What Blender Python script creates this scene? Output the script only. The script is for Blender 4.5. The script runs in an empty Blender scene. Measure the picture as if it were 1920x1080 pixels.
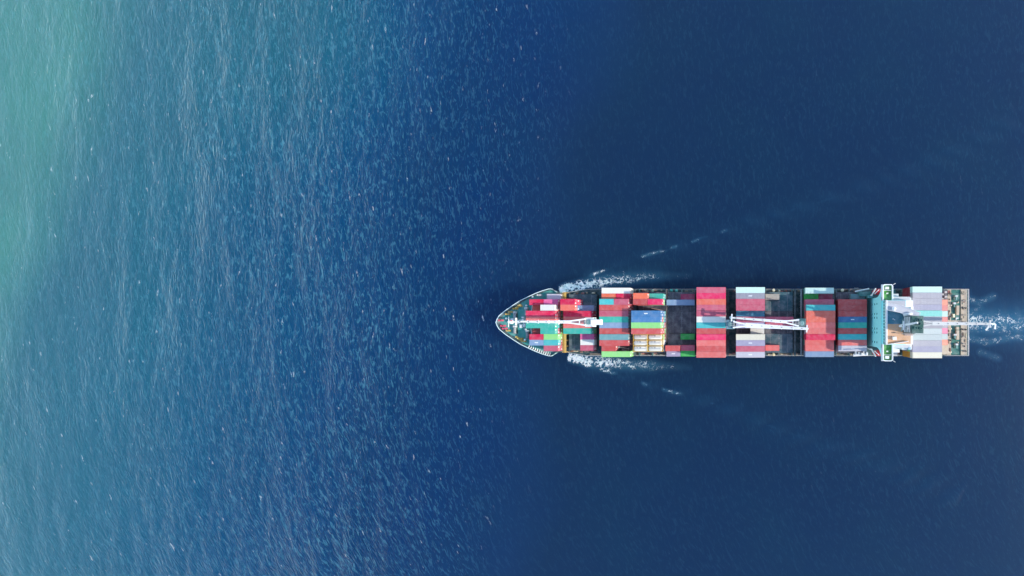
import bpy, math, random
import numpy as np
from mathutils import Vector

random.seed(7)
scene = bpy.context.scene
C = scene.collection

# ------------------------------------------------------------------ camera
CAM_H, FPX, CX, CY = 180.0, 718.0, 1400.0, 604.5      # drone height, focal length and principal point (1920 px wide frame)
cam_d = bpy.data.cameras.new('drone_camera')
cam_d.sensor_width = 36.0
cam_d.lens = FPX / 1920.0 * 36.0
cam_d.shift_x = (960.0 - CX) / 1920.0
cam_d.shift_y = (CY - 540.0) / 1920.0
cam_d.clip_start = 1.0
cam_d.clip_end = 20000.0
cam = bpy.data.objects.new('drone_camera', cam_d)
C.objects.link(cam)
cam.location = (0, 0, CAM_H)
scene.camera = cam

# ------------------------------------------------------------------ light
SUN_EL = math.radians(28.5)
SUN_AZ = math.radians(101.5)                 # compass style: 90 = +X (astern of the ship)
world = bpy.data.worlds.new('World')
scene.world = world
world.use_nodes = True
wn = world.node_tree
sky = wn.nodes.new('ShaderNodeTexSky')
sky.sky_type = 'NISHITA'
sky.sun_disc = False
sky.sun_elevation = SUN_EL
sky.sun_rotation = SUN_AZ
sky.air_density = 1.0
sky.dust_density = 0.25
sky.ozone_density = 0.4
wn.links.new(sky.outputs[0], wn.nodes['Background'].inputs[0])
wn.nodes['Background'].inputs[1].default_value = 0.15
sun_d = bpy.data.lights.new('sun', 'SUN')
sun_d.energy = 2.3
sun_d.angle = math.radians(0.5)
sun_d.color = (1.0, 0.93, 0.82)
sun = bpy.data.objects.new('sun', sun_d)
C.objects.link(sun)
to_sun = Vector((math.sin(SUN_AZ) * math.cos(SUN_EL), math.cos(SUN_AZ) * math.cos(SUN_EL), math.sin(SUN_EL)))
sun.rotation_euler = to_sun.to_track_quat('Z', 'Y').to_euler()
sun.location = to_sun * 400
scene.view_settings.view_transform = 'Standard'
scene.view_settings.look = 'None'
scene.view_settings.exposure = 1.22
scene.view_settings.gamma = 1.0
scene.render.engine = 'CYCLES'
scene.cycles.max_bounces = 6
scene.cycles.use_denoising = True
scene.cycles.use_adaptive_sampling = True
scene.cycles.adaptive_threshold = 0.02

# ------------------------------------------------------------------ helpers
def lin(r, g, b, k=1.0):
    f = lambda c: ((c / 255 + 0.055) / 1.055) ** 2.4 if c > 10 else c / 255 / 12.92
    return (f(r) * k, f(g) * k, f(b) * k)

def sc(z): return (CAM_H - z) / FPX
def wx(px, z): return (px - CX) * sc(z)
def wy(py, z): return (CY - py) * sc(z)

class MB:
    def __init__(s): s.v = []; s.f = []
    def add(s, v, f):
        n = len(s.v); s.v += [tuple(p) for p in v]; s.f += [tuple(i + n for i in q) for q in f]; return s
    def box(s, x0, x1, y0, y1, z0, z1):
        v = [(x, y, z) for z in (z0, z1) for x, y in ((x0, y0), (x1, y0), (x1, y1), (x0, y1))]
        return s.add(v, [(3, 2, 1, 0), (4, 5, 6, 7), (0, 1, 5, 4), (1, 2, 6, 5), (2, 3, 7, 6), (3, 0, 4, 7)])
    def cbox(s, cx, cy, lx, ly, z0, z1): return s.box(cx - lx / 2, cx + lx / 2, cy - ly / 2, cy + ly / 2, z0, z1)
    def bbox(s, x0, x1, y0, y1, z0, z1, b=.08):
        # box with chamfered top edges
        v = [(x0, y0, z0), (x1, y0, z0), (x1, y1, z0), (x0, y1, z0), (x0, y0, z1 - b), (x1, y0, z1 - b), (x1, y1, z1 - b), (x0, y1, z1 - b),
             (x0 + b, y0 + b, z1), (x1 - b, y0 + b, z1), (x1 - b, y1 - b, z1), (x0 + b, y1 - b, z1)]
        f = [(3, 2, 1, 0), (8, 9, 10, 11)]
        for a in range(4):
            b2 = (a + 1) % 4
            f += [(a, b2, b2 + 4, a + 4), (a + 4, b2 + 4, b2 + 8, a + 8)]
        return s.add(v, f)
    def prism(s, poly, z0, z1):
        n = len(poly)
        v = [(x, y, z0) for x, y in poly] + [(x, y, z1) for x, y in poly]
        return s.add(v, [tuple(range(n - 1, -1, -1)), tuple(range(n, 2 * n))] + [(i, (i + 1) % n, n + (i + 1) % n, n + i) for i in range(n)])
    def tube(s, p, q, r0, r1=None, n=8):
        r1 = r0 if r1 is None else r1
        p = Vector(p); q = Vector(q); d = (q - p).normalized()
        a = d.orthogonal().normalized(); b = d.cross(a)
        v = []
        for c, r in ((p, r0), (q, r1)):
            for i in range(n):
                t = 2 * math.pi * i / n
                v.append(c + a * (math.cos(t) * r) + b * (math.sin(t) * r))
        return s.add(v, [tuple(range(n - 1, -1, -1)), tuple(range(n, 2 * n))] + [(i, (i + 1) % n, n + (i + 1) % n, n + i) for i in range(n)])
    def beam(s, p, q, w0, h0, w1=None, h1=None):
        # tapered rectangular beam from p to q (w across horizontally, h vertically)
        w1 = w0 if w1 is None else w1; h1 = h0 if h1 is None else h1
        p = Vector(p); q = Vector(q); d = (q - p).normalized()
        a = d.cross(Vector((0, 0, 1)))
        a = a.normalized() if a.length > 1e-4 else Vector((0, 1, 0))
        b = a.cross(d)
        v = []
        for c, w, h in ((p, w0, h0), (q, w1, h1)):
            for i, j in ((-1, -1), (1, -1), (1, 1), (-1, 1)):
                v.append(c + a * (i * w / 2) + b * (j * h / 2))
        return s.add(v, [(3, 2, 1, 0), (4, 5, 6, 7), (0, 1, 5, 4), (1, 2, 6, 5), (2, 3, 7, 6), (3, 0, 4, 7)])
    def lathe(s, prof, c, n=16, axis='z'):
        # prof: list of (r, h)
        v = []
        for r, h in prof:
            for i in range(n):
                t = 2 * math.pi * i / n
                if axis == 'z': v.append((c[0] + r * math.cos(t), c[1] + r * math.sin(t), c[2] + h))
                elif axis == 'x': v.append((c[0] + h, c[1] + r * math.cos(t), c[2] + r * math.sin(t)))
                else: v.append((c[0] + r * math.cos(t), c[1] + h, c[2] - r * math.sin(t)))
        f = []
        m = len(prof)
        for j in range(m - 1):
            for i in range(n):
                k = (i + 1) % n
                f.append((j * n + i, j * n + k, (j + 1) * n + k, (j + 1) * n + i))
        f.append(tuple(range(n - 1, -1, -1))); f.append(tuple(range((m - 1) * n, m * n)))
        return s.add(v, f)
    def mesh(s, name, mat=None, smooth=False):
        me = bpy.data.meshes.new(name); me.from_pydata(s.v, [], s.f); me.update()
        if mat: me.materials.append(mat)
        if smooth:
            for p in me.polygons: p.use_smooth = True
        return me
    def build(s, name, mat, parent=None, color=None, smooth=False, loc=(0, 0, 0)):
        return link(name, s.mesh(name, mat, smooth), parent, color, loc)

def link(name, me, parent=None, color=None, loc=(0, 0, 0)):
    o = bpy.data.objects.new(name, me); C.objects.link(o); o.location = loc
    if parent: o.parent = parent
    if color: o.color = (*color, 1)
    return o

def tag(o, label, cat, group=None, kind=None):
    if label: o['label'] = label
    if cat: o['category'] = cat
    if group: o['group'] = group
    if kind: o['kind'] = kind
    return o

def empty(name, loc=(0, 0, 0), parent=None):
    o = bpy.data.objects.new(name, None); C.objects.link(o); o.location = loc
    o.empty_display_size = .5
    if parent: o.parent = parent
    return o

# ------------------------------------------------------------------ materials
def nodes(name):
    m = bpy.data.materials.new(name); m.use_nodes = True
    nt = m.node_tree
    return m, nt, nt.nodes['Principled BSDF']

def nd(nt, t, **kw):
    n = nt.nodes.new(t)
    for k, v in kw.items(): setattr(n, k, v)
    return n

def noise(nt, vec, scale, detail=4, rough=.55, mscale=None):
    if mscale:
        mp = nd(nt, 'ShaderNodeMapping'); mp.inputs['Scale'].default_value = mscale
        nt.links.new(vec, mp.inputs[0]); vec = mp.outputs[0]
    n = nd(nt, 'ShaderNodeTexNoise'); n.inputs['Scale'].default_value = scale
    n.inputs['Detail'].default_value = detail; n.inputs['Roughness'].default_value = rough
    nt.links.new(vec, n.inputs['Vector'])
    return n.outputs[0]

def mrange(nt, val, a, b, c=0., d=1.):
    n = nd(nt, 'ShaderNodeMapRange'); n.clamp = True
    for i, x in zip((1, 2, 3, 4), (a, b, c, d)): n.inputs[i].default_value = x
    n.interpolation_type = 'SMOOTHSTEP'
    nt.links.new(val, n.inputs[0]); return n.outputs[0]

def math2(nt, op, a, b):
    n = nd(nt, 'ShaderNodeMath', operation=op)
    for i, x in enumerate((a, b)):
        if isinstance(x, (int, float)): n.inputs[i].default_value = x
        else: nt.links.new(x, n.inputs[i])
    return n.outputs[0]

def mix(nt, fac, a, b, mode='MIX'):
    n = nd(nt, 'ShaderNodeMix', data_type='RGBA', blend_type=mode)
    for idx, x in ((0, fac), (6, a), (7, b)):
        if isinstance(x, (int, float)): n.inputs[idx].default_value = x
        elif isinstance(x, tuple): n.inputs[idx].default_value = (*x, 1)
        else: nt.links.new(x, n.inputs[idx])
    return n.outputs[2]

def paint(name, dirt=.35, rust=.25, rough=.5, dirt_col=(.10, .085, .07), rust_col=(.16, .06, .025), scale=1., spec=.35, fade=.18):
    """Painted steel in the object's own colour, with grime, faded patches and rust spots."""
    m, nt, p = nodes(name)
    oi = nd(nt, 'ShaderNodeObjectInfo'); geo = nd(nt, 'ShaderNodeNewGeometry')
    pos = geo.outputs['Position']
    n1 = noise(nt, pos, .35 * scale, 5, .6)
    n2 = noise(nt, pos, 1.6 * scale, 6, .65)
    n3 = noise(nt, pos, 5.0 * scale, 4, .6, (1., .25, 1.))
    fade = mix(nt, math2(nt, 'MULTIPLY', mrange(nt, n1, .35, .7), fade), oi.outputs['Color'], (.62, .60, .58))
    hv = nd(nt, 'ShaderNodeHueSaturation'); nt.links.new(fade, hv.inputs['Color'])
    nt.links.new(math2(nt, 'ADD', math2(nt, 'MULTIPLY', oi.outputs['Random'], .16), .92), hv.inputs['Value'])
    d = mix(nt, math2(nt, 'MULTIPLY', mrange(nt, n2, .46, .74), dirt), hv.outputs[0], dirt_col)
    d = mix(nt, math2(nt, 'MULTIPLY', mrange(nt, n3, .50, .72), dirt * .6), d, dirt_col)
    r = mix(nt, math2(nt, 'MULTIPLY', mrange(nt, n2, .63, .70), rust), d, rust_col)
    nt.links.new(r, p.inputs['Base Color'])
    p.inputs['Roughness'].default_value = rough
    p.inputs['Specular IOR Level'].default_value = spec
    bp = nd(nt, 'ShaderNodeBump'); bp.inputs['Strength'].default_value = .15; bp.inputs['Distance'].default_value = .03
    nt.links.new(n2, bp.inputs['Height']); nt.links.new(bp.outputs[0], p.inputs['Normal'])
    return m

M_BOX = paint('container_paint', .10, .14, .55, scale=1.7, fade=.10)
M_STEEL = paint('ship_paint', .22, .22, .45)
M_WHITE = paint('white_ship_paint', .10, .08, .4, fade=.05)
M_DECK = paint('worn_deck_paint', .32, .35, .7, (.20, .17, .13), (.22, .12, .06), 1.3)
M_DARK = paint('dark_hatch_paint', .25, .2, .6, (.03, .03, .03), (.10, .05, .03))
M_PRINT, _nt, _p = nodes('white_print'); _p.inputs['Base Color'].default_value = (.8, .8, .8, 1); _p.inputs['Roughness'].default_value = .6
M_GLASS, _nt, _p = nodes('dark_window_glass'); _p.inputs['Base Color'].default_value = (.02, .035, .045, 1); _p.inputs['Roughness'].default_value = .08

# ------------------------------------------------------------------ sea
def smooth(a, b, x):
    t = np.clip((x - a) / (b - a), 0, 1); return t * t * (3 - 2 * t)

def value_noise(x, y, cell, seed):
    rs = np.random.RandomState(seed); T = rs.rand(256, 256)
    u = x / cell; v = y / cell
    i = np.floor(u).astype(int); j = np.floor(v).astype(int); fu = u - i; fv = v - j
    fu = fu * fu * (3 - 2 * fu); fv = fv * fv * (3 - 2 * fv)
    g = lambda a, b: T[a % 256, b % 256]
    return (g(i, j) * (1 - fu) + g(i + 1, j) * fu) * (1 - fv) + (g(i, j + 1) * (1 - fu) + g(i + 1, j + 1) * fu) * fv

def polydist(X, Y, pts):
    """distance to a polyline, and the running position (0..1) along it"""
    best = np.full(X.shape, 1e9); tt = np.zeros(X.shape)
    L = [0]
    for a, b in zip(pts, pts[1:]): L.append(L[-1] + math.dist(a, b))
    for k, (a, b) in enumerate(zip(pts, pts[1:])):
        dx, dy = b[0] - a[0], b[1] - a[1]; l2 = dx * dx + dy * dy
        t = np.clip(((X - a[0]) * dx + (Y - a[1]) * dy) / l2, 0, 1)
        d = np.hypot(X - a[0] - t * dx, Y - a[1] - t * dy)
        m = d < best
        best = np.where(m, d, best); tt = np.where(m, (L[k] + t * (L[k + 1] - L[k])) / L[-1], tt)
    return best, tt

def wpts(l): return [(wx(a, 0), wy(b, 0)) for a, b in l]

def make_sea():
    fine = .8
    gx = np.arange(-356, 140, fine); gy = np.arange(-126, 160, fine)
    ext = np.array([6, 20, 60, 160, 400, 1000, 2500, 6000.])
    xs = np.concatenate([gx[0] - ext[::-1], gx, gx[-1] + ext]); ys = np.concatenate([gy[0] - ext[::-1], gy, gy[-1] + ext])
    nx, ny = len(xs), len(ys)
    X, Y = np.meshgrid(xs, ys)
    inside = (smooth(-366, -352, X) * (1 - smooth(138, 150, X)) * smooth(-134, -124, Y) * (1 - smooth(158, 168, Y)))
    px = X / sc(0) + CX; py = CY - Y / sc(0)
    # wind chop dies out towards the calmer deep water round the ship
    wob = (value_noise(X, Y, 60, 3) - .5) * 220 + (value_noise(X, Y, 22, 4) - .5) * 90
    chop = 1 - smooth(640, 1060, px + wob * .6 + (py - 540) * .03)
    chop = (chop * .91 + .09) * (.36 + .64 * smooth(60, 620, px))
    chop *= .75 + .5 * value_noise(X, Y, 35, 8)
    # water colour grows paler towards the west
    wob2 = (value_noise(X, Y, 90, 13) - .5) * 75 + (value_noise(X, Y, 40, 14) - .5) * 50
    paleness = (1100 - (px + wob2 + (py - 540) * .16)) / 1100
    paleness = paleness + .15 * smooth(420, 0, py) * (1 - smooth(560, 900, px + wob * .5)) * smooth(150, 560, px) + .04 * smooth(420, 0, py)
    paleness = paleness - .07 * smooth(420, 1080, py) * smooth(700, 0, px)
    paleness = np.clip(paleness, 0, 1.15)
    # real swell geometry
    rs = np.random.RandomState(5)
    Z = np.zeros(X.shape)
    for k in range(46):
        wl = 3.4 * (1.065 ** k) * (1 + .1 * rs.rand()); ang = rs.normal(math.radians(6), math.radians(17))
        kx = 2 * math.pi / wl * math.cos(ang); ky = 2 * math.pi / wl * math.sin(ang)
        amp = .0042 * wl ** .7
        ph = rs.rand() * 6.28
        Z += amp * np.sin(kx * X + ky * Y + ph + 1.5 * value_noise(X, Y, wl * 5, 50 + k))
    Z = Z * chop
    foam = np.zeros(X.shape)
    arms = np.zeros(X.shape)
    # bow wave, both sides: thick at the shoulder, thinning aft
    for side, pts in ((1, [(1046, 547), (1060, 541), (1090, 535), (1120, 531), (1150, 526), (1190, 522), (1240, 519), (1300, 517)]),
                      (-1, [(1062, 667), (1080, 672), (1100, 676), (1130, 679), (1160, 681), (1200, 684), (1240, 686), (1300, 690)])):
        d, t = polydist(X, Y, wpts(pts))
        w = 2.6 + 1.2 * np.sin(np.clip(t, 0, 1) * 3.1)
        dens = (1.32 - 1.0 * t ** .75) * smooth(0, .03, t)
        foam = np.maximum(foam, dens * np.exp(-(d / w) ** 2) * (t < .999))
        Z += .45 * (1 - t) ** 2 * np.exp(-(d / 2.0) ** 2)
    # diverging bow waves (Kelvin arms)
    for side, pts in ((1, [(1085, 527), (1150, 499), (1215, 478), (1290, 456), (1400, 420), (1560, 372), (1700, 325), (1800, 280), (1910, 222)]),
                      (-1, [(1095, 683), (1160, 703), (1230, 727), (1290, 742), (1370, 770), (1480, 812), (1600, 852), (1720, 900), (1800, 935)])):
        P = wpts(pts)
        d, t = polydist(X, Y, P)
        # short staggered crests along the arm
        crest = .5 + .5 * np.cos((X * .30 + side * Y * .62) * 1.0 + 3 * value_noise(X, Y, 18, 71))
        Z += .5 * crest * np.exp(-(d / (2.4 + 5 * t)) ** 2) * (1 - .55 * t) * (t > .001) * (t < .999)
        arms = np.maximum(arms, (.2 + .6 * crest) * np.exp(-(d / (2.0 + 3 * t)) ** 2) * (1 - .6 * t) * (t > .001) * (t < .999))
        patch = smooth(.40, .72, value_noise(X + 11, Y, 4.6, 90 + side))
        foam = np.maximum(foam, (.82 - 1.0 * t).clip(0) * patch * np.exp(-(d / 1.1) ** 2) * (t > .001))
    # transverse wake and propeller wash astern
    d, t = polydist(X, Y, wpts([(1805, 600), (1850, 604), (1920, 606), (2050, 606)]))
    wash = np.exp(-(d / 6.5) ** 2) * (t > .0005)
    foam = np.maximum(foam, wash * (.74 - .32 * t))
    for pts, a in (([(1815, 560), (1835, 568), (1862, 556)], .55), ([(1812, 632), (1850, 642), (1900, 632), (1960, 634)], .55),
                   ([(1838, 660), (1872, 672)], .5), ([(1815, 585), (1840, 578)], .45)):
        d, t = polydist(X, Y, wpts(pts)); foam = np.maximum(foam, a * np.exp(-(d / 2.6) ** 2))
    turb = np.exp(-(polydist(X, Y, wpts([(1812, 604), (1900, 606), (2100, 608)]))[0] / 9) ** 2)
    turb = np.maximum(turb, .45 * np.exp(-(polydist(X, Y, wpts([(1110, 523), (1230, 519)]))[0] / 4) ** 2))
    turb = np.maximum(turb, .45 * np.exp(-(polydist(X, Y, wpts([(1110, 682), (1220, 686)]))[0] / 4) ** 2))
    turb = np.maximum(turb, .20 * arms)
    Z += .12 * wash * np.sin(X * .9 + 2 * value_noise(X, Y, 5, 33))
    Z *= inside
    co = np.stack([X, Y, Z], -1).reshape(-1, 3).astype(np.float32)
    me = bpy.data.meshes.new('sea')
    idx = np.arange(nx * ny).reshape(ny, nx)
    q = np.stack([idx[:-1, :-1], idx[:-1, 1:], idx[1:, 1:], idx[1:, :-1]], -1).reshape(-1, 4)
    me.vertices.add(len(co)); me.vertices.foreach_set('co', co.ravel())
    me.loops.add(q.size); me.loops.foreach_set('vertex_index', q.ravel().astype(np.int32))
    me.polygons.add(len(q)); me.polygons.foreach_set('loop_start', (np.arange(len(q)) * 4).astype(np.int32))
    me.polygons.foreach_set('use_smooth', np.ones(len(q), dtype=bool))
    me.update(calc_edges=True)
    for nm, A in (('chop', chop), ('paleness', paleness), ('foam', foam), ('turbid', turb)):
        at = me.attributes.new(nm, 'FLOAT', 'POINT'); at.data.foreach_set('value', A.ravel().astype(np.float32))
    return me

def sea_material():
    m, nt, p = nodes('sea_water')
    geo = nd(nt, 'ShaderNodeNewGeometry'); pos = geo.outputs['Position']
    attr = {}
    for k in ('chop', 'paleness', 'foam', 'turbid'):
        a = nd(nt, 'ShaderNodeAttribute', attribute_name=k); attr[k] = a.outputs['Fac']
    ramp = nd(nt, 'ShaderNodeValToRGB'); cr = ramp.color_ramp; cr.interpolation = 'LINEAR'
    stops = [(0, (0.0051, 0.0237, 0.0686)), (0.06, (0.0049, 0.0257, 0.0829)), (0.14, (0.0026, 0.025, 0.0896)), (0.22, (0.0013, 0.0258, 0.0945)), (0.31, (0.0005, 0.0284, 0.0955)), (0.42, (0.0006, 0.0387, 0.1122)), (0.55, (0.0015, 0.0575, 0.1248)), (0.72, (0.0075, 0.0922, 0.1362)), (0.88, (0.0161, 0.11, 0.1348)), (1.0, (0.0474, 0.187, 0.154))]
    while len(cr.elements) < len(stops): cr.elements.new(.5)
    for e, (t, c) in zip(cr.elements, stops):
        e.position = t / 1.0; e.color = (*c, 1)
    nt.links.new(attr['paleness'], ramp.inputs[0])
    col = ramp.outputs[0]
    # broad unevenness of the water colour
    big = noise(nt, pos, .02, 3, .5)
    col = mix(nt, math2(nt, 'MULTIPLY', mrange(nt, big, .35, .7), .14), col, (.006, .045, .075))
    col = mix(nt, math2(nt, 'MULTIPLY', attr['turbid'], .35), col, (.04, .20, .33))
    # ripple heights: elongated crests lying across the ship's course
    sx = nd(nt, 'ShaderNodeSeparateXYZ'); nt.links.new(pos, sx.inputs[0])
    yy = math2(nt, 'MINIMUM', math2(nt, 'ADD', sx.outputs[1], 10.0), 0.0)
    bend = math2(nt, 'MULTIPLY', math2(nt, 'MULTIPLY', yy, yy), -.0022)      # crests swing round towards the south-west
    cxyz = nd(nt, 'ShaderNodeCombineXYZ'); nt.links.new(math2(nt, 'ADD', sx.outputs[0], bend), cxyz.inputs[0])
    nt.links.new(sx.outputs[1], cxyz.inputs[1]); nt.links.new(sx.outputs[2], cxyz.inputs[2])
    rot = nd(nt, 'ShaderNodeMapping'); rot.inputs['Rotation'].default_value = (0, 0, math.radians(-5))
    nt.links.new(cxyz.outputs[0], rot.inputs[0])
    warp = nd(nt, 'ShaderNodeTexNoise'); warp.inputs['Scale'].default_value = .06; warp.inputs['Detail'].default_value = 2
    nt.links.new(pos, warp.inputs['Vector'])
    wv = nd(nt, 'ShaderNodeVectorMath', operation='MULTIPLY_ADD'); wv.inputs[1].default_value = (3.5, 3.5, 0)
    nt.links.new(warp.outputs['Color'], wv.inputs[0]); nt.links.new(rot.outputs[0], wv.inputs[2])
    v = wv.outputs[0]
    def ridge(x, k):
        a = math2(nt, 'ABSOLUTE', math2(nt, 'SUBTRACT', x, .5), 0)
        return math2(nt, 'POWER', math2(nt, 'SUBTRACT', 1.0, math2(nt, 'MULTIPLY', a, 2.0)), k)
    r1 = ridge(noise(nt, v, 1.0, 2, .5, (.5, .13, .2)), 2.5)
    rc = ridge(noise(nt, v, 1.0, 2.5, .5, (.46, .10, .4)), 1.0)
    rd = ridge(noise(nt, v, 1.0, 2.0, .5, (.95, .22, .7)), 1.0)
    r2 = ridge(noise(nt, v, 1.0, 4, .55, (.75, .24, .3)), 2.2)
    r3 = noise(nt, v, 1.0, 4, .6, (1.5, .7, .7))
    h = math2(nt, 'ADD', math2(nt, 'MULTIPLY', r1, .55), math2(nt, 'ADD', math2(nt, 'MULTIPLY', r2, .34), math2(nt, 'MULTIPLY', r3, .30)))
    h = math2(nt, 'MULTIPLY', h, attr['chop'])
    # lacy foam where the hull stirs the water, and rare broken crests in the chop
    l1 = noise(nt, pos, .48, 6, .62); l2 = noise(nt, pos, .30, 6, .66)
    lace = ridge(l1, 4.5)
    fm = math2(nt, 'ADD', math2(nt, 'MULTIPLY', lace, .42), math2(nt, 'MULTIPLY', l2, .62))
    thr = math2(nt, 'SUBTRACT', .92, math2(nt, 'MULTIPLY', attr['foam'], .50))
    foam = mrange(nt, math2(nt, 'SUBTRACT', fm, thr), .0, .16)
    foam = math2(nt, 'MULTIPLY', foam, mrange(nt, attr['foam'], .03, .12))
    brk = math2(nt, 'MULTIPLY', mrange(nt, noise(nt, v, 1.0, 2, .5, (.55, .16, .3)), .66, .76), mrange(nt, r2, .72, .95))
    brk = math2(nt, 'MULTIPLY', brk, mrange(nt, attr['chop'], .06, .35))
    brk = math2(nt, 'MULTIPLY', brk, .4)
    allf = math2(nt, 'MAXIMUM', foam, brk)
    # thin pale streaks along the sharpest crests: sky glints painted into the colour
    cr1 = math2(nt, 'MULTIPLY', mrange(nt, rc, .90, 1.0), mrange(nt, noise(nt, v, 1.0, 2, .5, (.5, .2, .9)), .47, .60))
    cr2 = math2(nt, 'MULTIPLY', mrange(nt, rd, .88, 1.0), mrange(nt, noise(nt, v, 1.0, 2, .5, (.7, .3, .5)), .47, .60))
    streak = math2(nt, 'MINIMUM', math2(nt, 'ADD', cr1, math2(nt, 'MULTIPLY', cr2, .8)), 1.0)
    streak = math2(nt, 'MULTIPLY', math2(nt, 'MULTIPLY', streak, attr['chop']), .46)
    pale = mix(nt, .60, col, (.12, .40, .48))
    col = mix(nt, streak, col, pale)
    froth = mix(nt, mrange(nt, noise(nt, pos, 1.1, 5, .7), .36, .62), (.46, .58, .60), (.86, .86, .82))
    col2 = mix(nt, allf, col, froth)
    halo = math2(nt, 'MULTIPLY', mrange(nt, attr['foam'], .15, .8), .35)
    col2 = mix(nt, math2(nt, 'MULTIPLY', halo, math2(nt, 'SUBTRACT', 1., allf)), col2, (.06, .22, .32))
    nt.links.new(col2, p.inputs['Base Color'])
    nt.links.new(math2(nt, 'ADD', math2(nt, 'MULTIPLY', allf, .5), .17), p.inputs['Roughness'])
    p.inputs['IOR'].default_value = 1.333
    p.inputs['Subsurface Weight'].default_value = SSS_W
    p.inputs['Subsurface Radius'].default_value = (6, 9, 12)
    p.inputs['Subsurface Scale'].default_value = 15.0
    bp = nd(nt, 'ShaderNodeBump'); bp.inputs['Strength'].default_value = 1.0; bp.inputs['Distance'].default_value = .24
    nt.links.new(math2(nt, 'ADD', h, math2(nt, 'MULTIPLY', foam, .12)), bp.inputs['Height'])
    nt.links.new(bp.outputs[0], p.inputs['Normal'])
    return m
SSS_W = 1.0
sea_me = make_sea()
sea_me.materials.append(sea_material())
sea = link('sea', sea_me)
sea['kind'] = 'structure'

# ------------------------------------------------------------------ the ship
DECK, FC, HATCH = 8.5, 11.4, 11.0
TEAL = lin(48, 148, 140, .95); WHITE = (.80, .80, .78); BEIGE = lin(205, 185, 160, .8); DKGREEN = (.012, .085, .07)
OCHRE = lin(205, 165, 75, .85); HULLC = (.02, .06, .07); GREY = (.35, .36, .37); RED = lin(200, 35, 45, .8)
ship = tag(empty('container_ship'), 'long container ship with four deck cranes and a white bridge, under way at sea', 'ship')

fc_out = [(-109.7, 0.0), (-109.2, 1.5), (-108.3, 3.0), (-105.8, 5.1), (-102.5, 7.4), (-98.9, 9.7), (-95.6, 11.3), (-92.5, 12.75), (-89.2, 14.0), (-86.6, 14.75), (-85.4, 14.8), (-83.4, 13.3)]
md_out = [(-105.5, 0.0), (-105.1, 1.2), (-104.2, 2.6), (-101.9, 4.4), (-98.9, 6.5), (-95.7, 8.6), (-92.8, 10.2), (-90.0, 11.6), (-87.4, 12.7), (-85.0, 13.2), (-83.9, 13.25), (-83.0, 13.25)]
md_aft = [(-79.6, 13.5), (-74.0, 14.5), (-71.5, 14.9), (-40, 14.95), (0, 14.95), (40, 14.95), (75, 14.95), (99.1, 14.95)]
wl_out = [(-100.5, 0.0), (-100.0, .8), (-98.8, 1.8), (-96.0, 3.2), (-93.0, 5.0), (-90.0, 7.0), (-87.0, 8.8), (-84.0, 10.3), (-81.0, 11.6), (-78, 12.5), (-76, 12.8), (-74, 13.2)]
wl_aft = [(-70, 13.8), (-64, 14.5), (-58, 14.8), (-40, 14.9), (0, 14.9), (40, 14.9), (70, 14.0), (94, 11.0)]

def full(o): return [(x, h) for x, h in o] + [(x, -h) for x, h in reversed(o) if h > 0]
mb = MB()
def loft(a, za, b, zb):
    A = full(a); B = full(b); n = len(A)
    v = [(x, y, za) for x, y in A] + [(x, y, zb) for x, y in B]
    mb.add(v, [(i, i + 1, n + i + 1, n + i) for i in range(n - 1)] + [(n - 1, 0, n, 2 * n - 1)])
loft(md_out + md_aft, DECK, wl_out + wl_aft, 0)
loft(wl_out + wl_aft, 0, [(x + 3, h * .9) for x, h in wl_out + wl_aft], -4)
loft(fc_out, FC + 1.15, md_out, DECK)
hull = mb.build('hull', M_STEEL, ship, HULLC)

def inset(o, d): return [(x + d, max(h - d, 0)) for x, h in o]
MB().prism(list(reversed(full(inset(md_out, .05) + [(x - .05, h - .05) for x, h in md_aft]))), DECK - .25, DECK).build('main_deck', M_DECK, ship, lin(28, 78, 84, .7))
fcd = MB().prism(list(reversed(full(inset(fc_out, .12)))), FC - .2, FC).build('forecastle_deck', M_DECK, ship, TEAL)
# forecastle aft bulkhead
MB().box(-83.75, -83.5, -13.15, 13.15, DECK, FC - .21).build('forecastle_bulkhead', M_WHITE, ship, WHITE)
# bulwark: a thick plate with flat top rail round the bow
mb = MB()
A = full(fc_out[:-1]); 
mid = len(fc_out) - 1
def rail_strip(mb, pts, w, z0, z1):
    # vertical plate of thickness w along pts, inside offset towards the centre line
    n = len(pts); v = []
    for i, (x, y) in enumerate(pts):
        a = Vector(pts[max(i - 1, 0)]); b = Vector(pts[min(i + 1, n - 1)]); d = (b - a).normalized(); nrm = Vector((-d.y, d.x))
        if nrm.dot(Vector((-60, 0)) - Vector((x, y))) < 0: nrm = -nrm
        q = Vector((x, y)) + nrm * w
        v += [(x, y, z0), (q.x, q.y, z0), (q.x, q.y, z1), (x, y, z1)]
    f = []
    for i in range(n - 1):
        a = 4 * i; b = a + 4
        f += [(a + k, a + (k + 1) % 4, b + (k + 1) % 4, b + k) for k in range(4)]
    f += [(0, 3, 2, 1), (4 * n - 4, 4 * n - 3, 4 * n - 2, 4 * n - 1)]
    return mb.add(v, f)
loop = [(x, -h) for x, h in reversed(fc_out[1:])] + [fc_out[0]] + [(x, h) for x, h in fc_out[1:]]
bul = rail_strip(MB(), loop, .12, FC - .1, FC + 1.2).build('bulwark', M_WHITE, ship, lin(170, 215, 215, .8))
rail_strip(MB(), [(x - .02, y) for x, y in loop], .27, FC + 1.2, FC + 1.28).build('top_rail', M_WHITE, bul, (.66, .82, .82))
def hb_fc(x):
    for (a, h), (b, g) in zip(fc_out, fc_out[1:]):
        if a <= x <= b: return h + (g - h) * (x - a) / (b - a)
    return 13.3
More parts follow.
